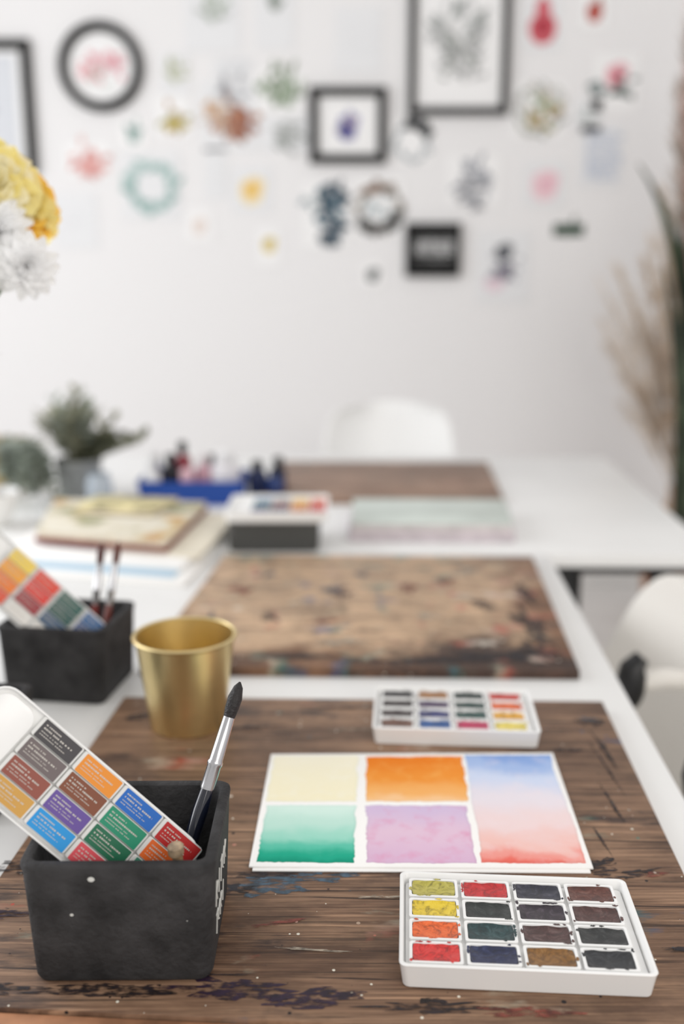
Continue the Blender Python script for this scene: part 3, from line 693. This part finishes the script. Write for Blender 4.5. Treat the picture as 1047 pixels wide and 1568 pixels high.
blooms = [('yellow_bloom', V(-.346, 1.03, 1.298), .048, (.3, -.85, .35), [M_y2, M_y], 5, 11, .78, .26, 1),
          ('orange_bloom', V(-.326, 1.055, 1.283), .042, (.8, -.5, .15), [M_y, M_o], 5, 11, .78, .30, 2),
          ('yellow_bloom_2', V(-.360, 1.05, 1.322), .038, (.2, -.6, .7), [M_y2, M_y], 5, 11, .78, .30, 6),
          ('white_bloom', V(-.334, 1.00, 1.258), .036, (.15, -.95, .3), [M_wp], 5, 15, .42, .10, 3),
          ('white_bloom_2', V(-.306, .99, 1.226), .034, (.45, -.85, -.1), [M_wp], 5, 14, .44, .12, 4),
          ('white_bloom_3', V(-.348, .985, 1.226), .032, (-.1, -.9, .1), [M_wp], 5, 14, .42, .10, 5)]
bm = bmesh.new()
for nm, c, r, ax, ms, la, npt, wd, rf, sd in blooms:
    bloom(nm, c, r, ax, ms, la, npt, wd, rf, sd, FL)
    st = Vector((0, 0, .12)); en = Vector(c)-Vector(ax).normalized()*.004
    md = Vector((en.x*.35, en.y*.35, .40))
    pts = [st*(1-t)**2+md*2*t*(1-t)+en*t*t for t in [i/10 for i in range(11)]]
    tube_bm(bm, pts, [.0022]*11, 8)
    for k in range(4):
        p = pts[6+k]; a = sd*1.7+k*2.2; leaf_bm(bm, p, Vector((math.cos(a), math.sin(a), .5)), .04, .016, bend=.3)
    for k in range(7):
        a = k*.9; q_ = Vector(ax).normalized(); o_ = q_.orthogonal(); o2 = q_.cross(o_)
        leaf_bm(bm, en - q_*.006, (o_*math.cos(a)+o2*math.sin(a))+q_*.5, r*.6, r*.25, bend=-.2, nu=4)
finish(bm, 'stems', M_gr, FL, smooth=True, autosm='keep')

# ------------------------------------------------------------------ chairs
def shell_chair(loc, rotz):
    R = root('shell_chair', loc, rotz)
    prof = [(-.215, .435, .17), (-.20, .452, .19), (-.12, .445, .215), (0, .43, .225), (.10, .432, .225), (.165, .465, .225), (.20, .54, .222), (.222, .64, .21), (.242, .75, .198), (.252, .80, .185), (.258, .835, .160), (.262, .853, .115)]
    bm = bmesh.new(); rows = []; n = 14
    for k, (y, z, hw) in enumerate(prof):
        rw = []
        for i in range(n+1):
            u = i/n*2-1; e = u*u
            back = min(1, max(0, (z-.46)/.2))
            rw.append(bm.verts.new((u*hw, y - back*.055*e, z + (1-back)*.035*e - (.012*e if k == len(prof)-1 else 0))))
        rows.append(rw)
    for a, b in zip(rows[:-1], rows[1:]):
        for i in range(n): bm.faces.new((a[i], a[i+1], b[i+1], b[i]))
    o = finish(bm, 'shell', M_white, R, smooth=True, autosm='full')
    s = o.modifiers.new('sol', 'SOLIDIFY'); s.thickness = .009; s.offset = 0
    ss = o.modifiers.new('sub', 'SUBSURF'); ss.levels = 2; ss.render_levels = 2
    wd = mat('beech_wood', (.78, .62, .44), .5, var=.08)
    for i, (x, y) in enumerate([(-1, -1), (1, -1), (1, 1), (-1, 1)]):
        tube('leg_%d' % (i+1), [(x*.235, y*.22, 0), (x*.11, y*.11, .425)], [.011, .016], wd, R)
    tube('brace_1', [(-.14, -.14, .30), (.14, .14, .30)], .005, M_leg, R)
    tube('brace_2', [(.14, -.14, .30), (-.14, .14, .30)], .005, M_leg, R)
    return R
shell_chair((.142, 2.80, 0), 0)

AC = root('armchair', (0, 0, 0))
M_fab = mat('cream_fabric', (.90, .885, .86), .85, bump=.3, bscale=300)
bm = bmesh.new(); rows = []; ns, ntt = 28, 14
yc = 1.20
def ztop(y):
    if y > 1.345: return .805-.150*max(0, (y-1.345)/.135)**2.2
    return .805-.24*((1.345-y)/.45)**1.15
for i in range(ns+1):
    s = i/ns; y = 1.48-.60*s
    zt = ztop(y); zb = .52+.10*max(0, (y-1.30)/.18)**2+.04*max(0, (1.0-y)/.12)**2
    rw = []
    for j in range(ntt+1):
        t = j/ntt; z = zb+(zt-zb)*t
        x = .475-.075*((y-1.22)/.27)**2+.03*(t-.5)
        rw.append(bm.verts.new((x, y, z)))
    rows.append(rw)
for a, b in zip(rows[:-1], rows[1:]):
    for i in range(ntt): bm.faces.new((a[i], a[i+1], b[i+1], b[i]))
o = finish(bm, 'backrest', M_fab, AC, smooth=True, autosm='full')
s = o.modifiers.new('sol', 'SOLIDIFY'); s.thickness = .042; s.offset = 1
bv = o.modifiers.new('bev', 'BEVEL'); bv.width = .016; bv.segments = 4
loft('seat', [rr(.36, .42, .08, .43, 8, .25, yc), rr(.40, .46, .09, .445, 8, .25, yc), rr(.40, .46, .09, .485, 8, .25, yc), rr(.34, .40, .08, .50, 8, .25, yc)], M_fab, AC)
tube('back_support', [(.38, yc, .455), (.50, yc, .46), (.545, yc, .52), (.530, yc, .60)], .014, M_leg, AC)
for i, ya in enumerate((1.245, .98)):
    tube('arm_bracket_%d' % (i+1), [(.475, ya, .690), (.43, ya, .694), (.398, ya, .690)], [.012, .014, .015], M_fab, AC, 14)
    bm = bmesh.new()
    tube_bm(bm, [(.402, ya, .712), (.396, ya, .716), (.388, ya-.002, .708), (.384, ya-.006, .693), (.384, ya-.010, .676), (.388, ya-.012, .664), (.392, ya-.012, .661)], [.008, .016, .019, .020, .018, .012, .005], 16)
    finish(bm, 'armrest_%d' % (i+1), M_leg, AC, smooth=True)
tube('column', [(.25, yc, .06), (.25, yc, .43)], .025, M_leg, AC)
for i in range(5):
    a = i*2*math.pi/5+.3
    tube('base_leg_%d' % (i+1), [(.25, yc, .075), (.25+.24*math.cos(a), yc+.24*math.sin(a), .035)], [.02, .012], M_leg, AC)
    lathe('castor_%d' % (i+1), [(.001, 0), (.018, 0), (.024, .012), (.024, .03), (.012, .04), (.001, .04)], M_leg, AC, 16, .25+.24*math.cos(a), yc+.24*math.sin(a))

# ------------------------------------------------------------------ plants at right
TP = root('snake_plant', (1.10, 2.95, 0))
lathe('basket', [(.001, 0), (.12, 0), (.13, .01), (.16, .16), (.165, .38), (.16, .385), (.15, .38), (.15, .34), (.001, .34)], mat('woven_basket', (.62, .42, .30), .8, bump=.8, bscale=70, var=.25, vscale=60), TP, 40)
M_sn = mat('snake_leaf', (.20, .24, .17), .6, var=.35, vscale=14)
bm = bmesh.new(); rnd = random.Random(21)
def sword(bx, by, ex, ey, ez, wd, mx=None, mz=None):
    st = Vector((bx, by, .33)); en = Vector((ex, ey, ez)); md = Vector((bx*.6+ex*.4-.02*(1 if ex > bx else -1), by, .33+(ez-.33)*.6))
    if mx is not None: md = Vector((mx, by, mz))
    rows = []
    for i in range(15):
        t = i/14; p = st*(1-t)**2+md*2*t*(1-t)+en*t*t; w = wd*.5*(min(1, .55+t)*max(.02, (1-t**4)))
        a = .4+t*.5
        s = Vector((math.cos(a), math.sin(a), 0)); nn_ = Vector((-math.sin(a), math.cos(a), 0))
        rows.append([bm.verts.new(p-s*w), bm.verts.new(p+nn_*w*.3), bm.verts.new(p+s*w)])
    for a_, b_ in zip(rows[:-1], rows[1:]):
        for k in (0, 1): bm.faces.new((a_[k], a_[k+1], b_[k+1], b_[k]))
sword(-.02, 0, -.270, -.02, 1.53, .075, -.04, 1.27)
for (bx, by, ex, ey, ez, wd) in [(-.06, .03, -.12, .05, 1.42, .08), (-.03, -.03, -.11, -.04, 1.30, .08), (.0, .0, -.06, 0, 1.60, .08), (.03, .03, .05, .1, 1.7, .07), (-.06, -.05, -.15, -.1, 1.12, .07), (.05, -.03, .12, -.08, 1.5, .07), (-.02, .06, -.14, .1, 1.25, .07), (-.04, 0, -.12, .02, 1.36, .08)]:
    sword(bx, by, ex, ey, ez, wd)
o = finish(bm, 'leaves', M_sn, TP, smooth=True, autosm='keep')
o.modifiers.new('sol', 'SOLIDIFY').thickness = .004

PG = root('pampas_grass_vase', (1.22, 3.45, 0))
lathe('vase', [(.001, 0), (.10, 0), (.12, .02), (.14, .2), (.09, .40), (.06, .46), (.065, .50), (.055, .50), (.05, .46), (.08, .38), (.001, .05)], mat('clay_vase', (.72, .62, .54), .8), PG, 40)
M_pam = translucent(mat('pampas_plume', (.93, .895, .855), .9, var=.05)); M_pam2 = translucent(mat('pampas_plume_brown', (.84, .775, .70), .9, var=.08)); M_pk = mat('pink_plume', (.93, .74, .72), .9); M_pd = mat('dry_brown_plume', (.62, .55, .49), .9, var=.15)
bm = bmesh.new(); rnd = random.Random(31)
ends = [(-.36, -.05, 1.20, 0), (-.30, 0, 1.26, 0), (-.33, .05, 1.08, 0), (-.26, -.05, 1.16, 0), (-.20, 0, 1.26, 1), (-.17, .05, 1.34, 0), (-.28, .1, .98, 0), (-.22, .1, .88, 0), (-.18, -.12, 1.20, 1), (-.20, .02, 1.08, 1), (-.15, 0, 1.0, 1), (-.17, 0, .84, 1), (-.24, 0, .78, 0),
        (-.13, .0, 1.82, 3), (-.14, -.05, 1.66, 3), (-.10, .05, 1.95, 3), (-.05, .1, 1.9, 3), (-.13, -.1, 2.14, 2), (-.10, -.05, 2.2, 2), (.0, 0, 1.7, 1), (-.12, .08, 1.45, 1), (-.11, .02, 2.03, 3), (-.15, .05, 1.5, 1), (-.10, .05, 1.3, 1)]
for ex, ey, ez, mi in ends:
    st = Vector((0, 0, .40)); en = Vector((ex, ey, ez)); md = Vector((ex*.45, ey*.2, .4+(ez-.4)*.60))
    C = lambda t: st*(1-t)**2+md*2*t*(1-t)+en*t*t
    tube_bm(bm, [C(i/10) for i in range(11)], [.003]*11, 5, 1)
    for k in range(110):
        t = .36+.64*rnd.random(); p = C(t); tg = (C(min(1, t+.02))-C(t-.02)).normalized()
        a = rnd.uniform(0, 6.28); o_ = tg.orthogonal().normalized(); o2 = tg.cross(o_)
        rad = math.sin(math.pi*min(1, (t-.33)/.69))**.6
        d = (o_*math.cos(a)+o2*math.sin(a))*.55*rad + tg
        leaf_bm(bm, p, d, .10*(.4+rad*.6), .006, bend=.25, mi=mi, nu=3)
finish(bm, 'plumes', [M_pam, M_pam2, M_pk, M_pd], PG, smooth=True, autosm='keep')

# ------------------------------------------------------------------ wall art
YW = 3.8985
class Art:
    def __init__(s, name, x, z):
        s.bm = bmesh.new(); s.mats = []; s.idx = {}; s.name = name; s.x = x; s.z = z; s.k = 0
    def mi(s, c):
        if c not in s.idx:
            s.idx[c] = len(s.mats); s.mats.append(cmat('ink', c, rough=.8))
        return s.idx[c]
    def poly(s, pts, c):
        s.k += 1; y = -.002-.00004*s.k
        f = s.bm.faces.new([s.bm.verts.new((p[0], y+s.y0, p[1])) for p in pts]); f.material_index = s.mi(c)
    y0 = 0
    def rect(s, w, h, c, y=-.0015):
        mi = s.mi(c); n0 = len(s.bm.faces)
        bmesh.ops.create_cube(s.bm, size=1, matrix=Matrix.Translation((0, y/2+s.y0, 0)) @ Matrix.Diagonal((w, abs(y), h, 1)))
        s.bm.faces.ensure_lookup_table()
        for f in s.bm.faces[n0:]: f.material_index = mi
    def blob(s, x, z, rx, rz, c, seed=0, rag=.25, n=22):
        s.poly([(x+rx*math.cos(a)*(1+rag*noise.noise(Vector((math.cos(a)*1.5, math.sin(a)*1.5, seed*3.3)))*1.5), z+rz*math.sin(a)*(1+rag*noise.noise(Vector((math.cos(a)*1.5+9, math.sin(a)*1.5, seed*3.3)))*1.5)) for a in [2*math.pi*i/n for i in range(n)]], c)
    def leaf(s, x, z, l, w, ang, c):
        ca, sa = math.cos(ang), math.sin(ang); P = [(0, 0), (.3, .42), (.65, .4), (1, 0), (.65, -.4), (.3, -.42)]
        s.poly([(x+(p[0]*l)*ca-(p[1]*w)*sa, z+(p[0]*l)*sa+(p[1]*w)*ca) for p in P], c)
    def wreath(s, r, cols, n=26, l=.03, w=.014, seed=1, a0=0, a1=6.283):
        rnd = random.Random(seed)
        for i in range(n):
            a = a0+(a1-a0)*i/n; rr_ = r*rnd.uniform(.9, 1.08)
            s.leaf(rr_*math.cos(a), rr_*math.sin(a), l*rnd.uniform(.7, 1.2), w, a+1.57+rnd.uniform(-.9, .9), rnd.choice(cols))
    def spray(s, cx, cz, r, cols, n=16, l=.035, w=.013, seed=1, up=1.57, sp=1.3):
        rnd = random.Random(seed)
        for i in range(n):
            a = rnd.uniform(0, 6.28); q = r*math.sqrt(rnd.random())
            s.leaf(cx+q*math.cos(a), cz+q*math.sin(a), l*rnd.uniform(.6, 1.2), w*rnd.uniform(.7, 1.2), up+rnd.uniform(-sp, sp), rnd.choice(cols))
    def lines(s, w, h, n, c, seed=1, th=.002):
        rnd = random.Random(seed)
        for i in range(n):
            z = h/2-h*i/(n-1); x = -w/2
            while x < w/2:
                l = rnd.uniform(.008, .03); s.poly([(x, z), (x+l, z+rnd.uniform(-.004, .004)), (x+l, z+th), (x, z+th)], c); x += l+.006
    def done(s, parent=None, loc=None):
        o = finish(s.bm, s.name, s.mats, parent)
        o.location = loc if loc else (s.x, YW, s.z); return o

PAP = (.95, .947, .945); PAP2 = (.905, .907, .912)
def frame_rect(x0, x1, z0, z1, t, depth=.022, picfn=None, col=M_black, name='framed_picture', inner=PAP):
    cx, cz, w, h = (x0+x1)/2, (z0+z1)/2, x1-x0, z1-z0
    R = root(name, (cx, YW, cz))
    for nm, sz, lc in (('rail_top', (w, depth, t), (0, -depth/2, h/2-t/2)), ('rail_bottom', (w, depth, t), (0, -depth/2, -h/2+t/2)), ('stile_left', (t, depth, h-2*t), (-w/2+t/2, -depth/2, 0)), ('stile_right', (t, depth, h-2*t), (w/2-t/2, -depth/2, 0))):
        box(nm, sz, lc, col, R, .0015)
    a = Art('print', 0, 0); a.y0 = -.006; a.rect(w-2*t+.002, h-2*t+.002, inner, -.004); a.y0 = -.0095
    picfn(a); a.done(R, (0, 0, 0))
    return R

def pic_left(a):
    a.rect(.26, .35, (.84, .85, .87), -.0015); a.spray(0, 0, .06, [(.6, .65, .7), (.7, .72, .75)], 14)
frame_rect(-1.515, -1.130, 1.60, 2.06, .036, picfn=pic_left)
def pic_big(a):
    a.spray(0, .03, .10, [(.55, .57, .56), (.66, .68, .67), (.74, .74, .74)], 70, .045, .015, 3); a.spray(0, -.07, .085, [(.58, .60, .58), (.70, .70, .70)], 50, .045, .014, 4)
frame_rect(.242, .606, 1.803, 2.30, .028, picfn=pic_big)
def pic_sq(a):
    a.blob(0, .0, .044, .052, (.60, .60, .76), 1, .5); a.blob(-.005, -.012, .030, .036, (.28, .28, .5), 2, .5); a.blob(.015, .018, .018, .014, (.8, .72, .68), 3)
    a.spray(0, 0, .042, [(.35, .32, .55), (.6, .5, .6), (.4, .42, .62)], 18, .02, .01, 5, sp=3)
frame_rect(-.120, .163, 1.634, 1.900, .033, picfn=pic_sq)
def pic_dark(a):
    a.lines(.13, .035, 3, (.78, .78, .78), 1, .014); a.lines(.12, .075, 4, (.6, .6, .6), 3, .006)
frame_rect(.240, .447, 1.226, 1.422, .024, picfn=pic_dark, inner=(.08, .08, .08))

RF = root('round_framed_picture', (-.877, YW, 1.968))
Mrot = Matrix.Rotation(math.pi/2, 4, 'X')
o = loft('frame', [circ(.154, 0, 72), circ(.154, .018, 72), circ(.150, .022, 72), circ(.124, .022, 72), circ(.119, .018, 72), circ(.119, 0, 72)], M_black, RF, False, False); o.matrix_local = Mrot
bm = bmesh.new(); loft_bm(bm, [circ(.121, .002, 72), circ(.121, .006, 72)]); o = finish(bm, 'mount', cmat('ink', PAP, rough=.8), RF); o.matrix_local = Mrot
a = Art('print', 0, 0); a.y0 = -.006
a.spray(-.03, .0, .045, [(.90, .68, .70), (.84, .52, .57), (.94, .82, .82)], 24, .035, .02, 3, sp=3); a.spray(.04, .005, .04, [(.92, .75, .77), (.86, .58, .62)], 18, .03, .02, 4, sp=3); a.spray(0, -.035, .04, [(.66, .73, .67)], 8, .03, .01, 5)
a.done(RF, (0, 0, 0))

def art(name, x, z, w, h, fn, pap=PAP):
    a = Art(name, x, z)
    if w: a.rect(w, h, pap)
    fn(a); return a.done()
G1 = (.40, .50, .37); G2 = (.58, .67, .55); TE = (.54, .67, .65); GY = (.60, .61, .63); NV = (.15, .23, .29)
art('floral_print', .724, 2.11, .13, .17, lambda a: (a.blob(0, -.012, .052, .054, (.80, .38, .42), 1, .1), a.leaf(0, .010, .09, .065, 1.57, (.80, .38, .42)), a.blob(0, -.005, .024, .032, (.66, .18, .24), 2)), PAP2)
art('floral_print', .908, 2.155, .10, .12, lambda a: (a.blob(0, 0, .030, .036, (.70, .27, .22), 1), a.leaf(0, .0, .06, .02, 1.2, (.62, .3, .2))))
art('floral_print', 1.00, 1.915, .17, .20, lambda a: (a.blob(0, .03, .046, .046, (.91, .70, .73), 1, .4), a.blob(.0, .02, .024, .026, (.82, .45, .50), 2, .4), a.spray(.03, -.01, .035, [(.2, .28, .25), (.3, .37, .35)], 16, .035, .02, 3, sp=3), a.spray(-.07, -.03, .03, [(.45, .5, .5)], 10, .035, .016, 4, sp=3)))
art('wreath_print', .725, 1.82, .20, .20, lambda a: (a.wreath(.084, [(.62, .64, .62), (.72, .71, .68)], 46), a.spray(.01, -.01, .055, [(.66, .62, .38), (.55, .62, .5), (.7, .55, .4)], 32, .04, .02, 3, sp=3)))
art('sketch_print', .961, 1.66, .16, .22, lambda a: (a.lines(.11, .16, 12, (.68, .73, .82), 2, .006),), PAP2)
art('floral_print', .756, 1.562, .15, .16, lambda a: (a.blob(0, 0, .058, .058, (.93, .81, .83), 1, .3), a.blob(.005, 0, .036, .036, (.90, .73, .77), 2, .4)), PAP2)
art('leaf_print', .854, 1.397, 0, 0, lambda a: (a.rect(.115, .042, (.12, .25, .17)), a.spray(0, 0, .03, [(.15, .3, .2)], 8, .03, .012, 1)))
art('sketch_print', .612, 1.26, .20, .26, lambda a: (a.blob(0, .06, .040, .036, (.36, .37, .39), 1, .5), a.blob(.0, -.015, .042, .034, (.44, .42, .47), 2, .5), a.blob(-.03, -.06, .045, .026, (.90, .82, .85), 3), a.spray(.01, 0, .06, [(.62, .62, .66)], 20, .028, .013, 3, sp=3)), PAP2)
art('wreath_print', .257, 1.712, .16, .16, lambda a: (a.wreath(.060, [(.58, .62, .64), (.72, .74, .75)], 40, seed=3), a.wreath(.062, [(.08, .10, .12)], 26, .034, .022, 5, .1, 1.7)))
art('wreath_print', .138, 1.478, .19, .21, lambda a: (a.wreath(.078, [(.50, .47, .43), (.62, .60, .56)], 40, .034, .018, seed=6), a.wreath(.078, [(.14, .18, .18), (.22, .17, .15)], 34, .04, .028, 7, 3.5, 5.9), a.wreath(.074, [(.45, .32, .22)], 18, .036, .022, 8, .8, 2.2), a.spray(0, 0, .04, [(.62, .69, .71)], 14, sp=3)))
art('leaf_print', -.0625, 1.45, .17, .24, lambda a: (a.spray(.01, .06, .045, [NV, (.3, .4, .46)], 24, .055, .024, 2, .6, 1), a.spray(.01, .0, .045, [NV, (.35, .45, .5)], 22, .055, .024, 9, .6, 3), a.spray(.02, -.05, .035, [NV, (.22, .3, .36)], 18, .05, .024, 3, -1, 1), a.spray(-.05, .04, .03, [(.5, .58, .6)], 10)))
art('sketch_print', .491, 1.575, .20, .18, lambda a: (a.spray(0, -.01, .07, [(.60, .61, .64), (.72, .73, .75)], 50, .045, .018, 2, sp=3), a.spray(-.02, -.045, .06, [(.52, .52, .54)], 18, .045, .014, 5, 0, .5)))
art('floral_print', -.338, 1.543, .15, .16, lambda a: (a.blob(0, 0, .053, .053, (.94, .87, .70), 1, .4), a.blob(0, 0, .034, .034, (.91, .76, .45), 2, .3)), PAP2)
art('floral_print', -.276, 1.335, .09, .14, lambda a: (a.blob(0, .01, .028, .032, (.88, .80, .52), 1, .4), a.blob(.0, .015, .013, .016, (.70, .62, .3), 1)))
art('sketch_print', .116, 1.235, .08, .09, lambda a: (a.blob(0, 0, .027, .027, (.36, .38, .38), 1, .5),))
art('floral_print', -.538, 1.413, .10, .12, lambda a: (a.blob(0, 0, .028, .034, (.89, .84, .81), 1, .4),))
art('wreath_print', -.712, 1.555, .22, .24, lambda a: (a.wreath(.080, [TE, (.62, .73, .71), (.73, .80, .79)], 54, .044, .024, 2),), PAP2)
art('floral_print', -.942, 1.647, .17, .12, lambda a: (a.spray(0, 0, .050, [(.88, .67, .65), (.82, .56, .54), (.9, .75, .73)], 34, .044, .024, 2, sp=3),))
art('leaf_print', -.769, 1.74, .10, .11, lambda a: (a.blob(0, 0, .028, .032, (.58, .67, .65), 1, .5), a.spray(0, .01, .02, [(.5, .6, .58)], 6)))
art('floral_print', -.622, 1.80, .13, .15, lambda a: (a.spray(0, -.01, .038, [(.78, .70, .40), (.62, .60, .36), (.72, .54, .36)], 28, .036, .02, 2, sp=3),))
art('floral_print', -.418, 1.80, .20, .24, lambda a: (a.spray(.02, -.01, .062, [(.58, .36, .29), (.70, .50, .40), (.48, .32, .27)], 40, .05, .028, 2, sp=3), a.spray(-.05, .0, .05, [(.82, .66, .52), (.78, .70, .62)], 22, .035, .02, 4, sp=3), a.spray(.02, .08, .045, [GY], 18)), PAP2)
art('leaf_print', -.223, 1.885, .18, .15, lambda a: (a.spray(0, 0, .07, [(.46, .52, .42), (.60, .66, .57), (.66, .70, .64)], 50, .048, .018, 2, 1.57, .8),))
art('leaf_print', -.213, 1.74, .18, .12, lambda a: (a.spray(0, 0, .06, [(.56, .58, .56), (.68, .69, .68)], 34, .045, .014, 6, 0, 1),), PAP2)
art('leaf_print', -.608, 1.948, .10, .14, lambda a: (a.spray(0, 0, .038, [(.64, .66, .52), (.76, .77, .68)], 18, .04, .016, 2),), PAP2)
art('leaf_print', -.466, 2.15, .20, .26, lambda a: (a.spray(0, 0, .04, [(.66, .71, .64), (.72, .74, .71)], 24, .045, .016, 2), a.lines(.12, .04, 4, (.78, .79, .80), 3)), PAP2)
art('leaf_print', -.243, 2.15, .14, .24, lambda a: (a.spray(0, .02, .025, [(.55, .58, .55)], 16, .055, .014, 2, 1.57, .5),), PAP2)
art('sketch_print', -1.0, 1.43, .16, .20, lambda a: a.lines(.08, .06, 4, (.86, .86, .88), 3), PAP2)
art('sketch_print', -.40, 1.965, .14, .07, lambda a: a.lines(.10, .04, 4, (.78, .79, .80), 8, .004), PAP2)
art('sketch_print', .06, 2.06, .17, .22, lambda a: a.lines(.10, .10, 5, (.86, .87, .89), 6), PAP2)
art('sketch_print', -.47, 1.60, .08, .18, lambda a: a.lines(.05, .10, 5, (.87, .88, .88), 9), PAP2)
art('leaf_print', .905, 1.80, .10, .12, lambda a: (a.spray(0, 0, .025, [(.74, .77, .76)], 10, .03, .012, 3),), PAP2)

# ------------------------------------------------------------------ light
w = bpy.data.worlds.new('World'); scene.world = w; w.use_nodes = True
bg = w.node_tree.nodes['Background']; bg.inputs[0].default_value = (1.0, .98, .965, 1); bg.inputs[1].default_value = .74
def area(name, loc, tgt, sx, sy, power, col=(1, 1, 1)):
    l = bpy.data.lights.new(name, 'AREA'); l.shape = 'RECTANGLE'; l.size = sx; l.size_y = sy; l.energy = power; l.color = col
    o = bpy.data.objects.new(name, l); o.location = loc
    o.rotation_euler = (Vector(tgt)-Vector(loc)).to_track_quat('-Z', 'Y').to_euler(); scene.collection.objects.link(o)
area('window_light', (-2.6, 1.6, 1.9), (0, 1.4, .8), 2.6, 1.8, 56, (.94, .965, 1))
area('window_light_back', (1.3, -1.3, 2.3), (.2, 1.5, .8), 2.0, 1.4, 28, (1, .955, .90))

# ------------------------------------------------------------------ camera
cam = bpy.data.cameras.new('Camera'); co = bpy.data.objects.new('Camera', cam); scene.collection.objects.link(co)
co.location = (0, 0, 1.212); co.rotation_euler = (math.radians(90-13.1), 0, 0)
cam.sensor_fit = 'VERTICAL'; cam.sensor_height = 36; cam.sensor_width = 24; cam.lens = 35
cam.clip_start = .02
cam.dof.use_dof = True; cam.dof.focus_distance = .71; cam.dof.aperture_fstop = 2.4
scene.camera = co
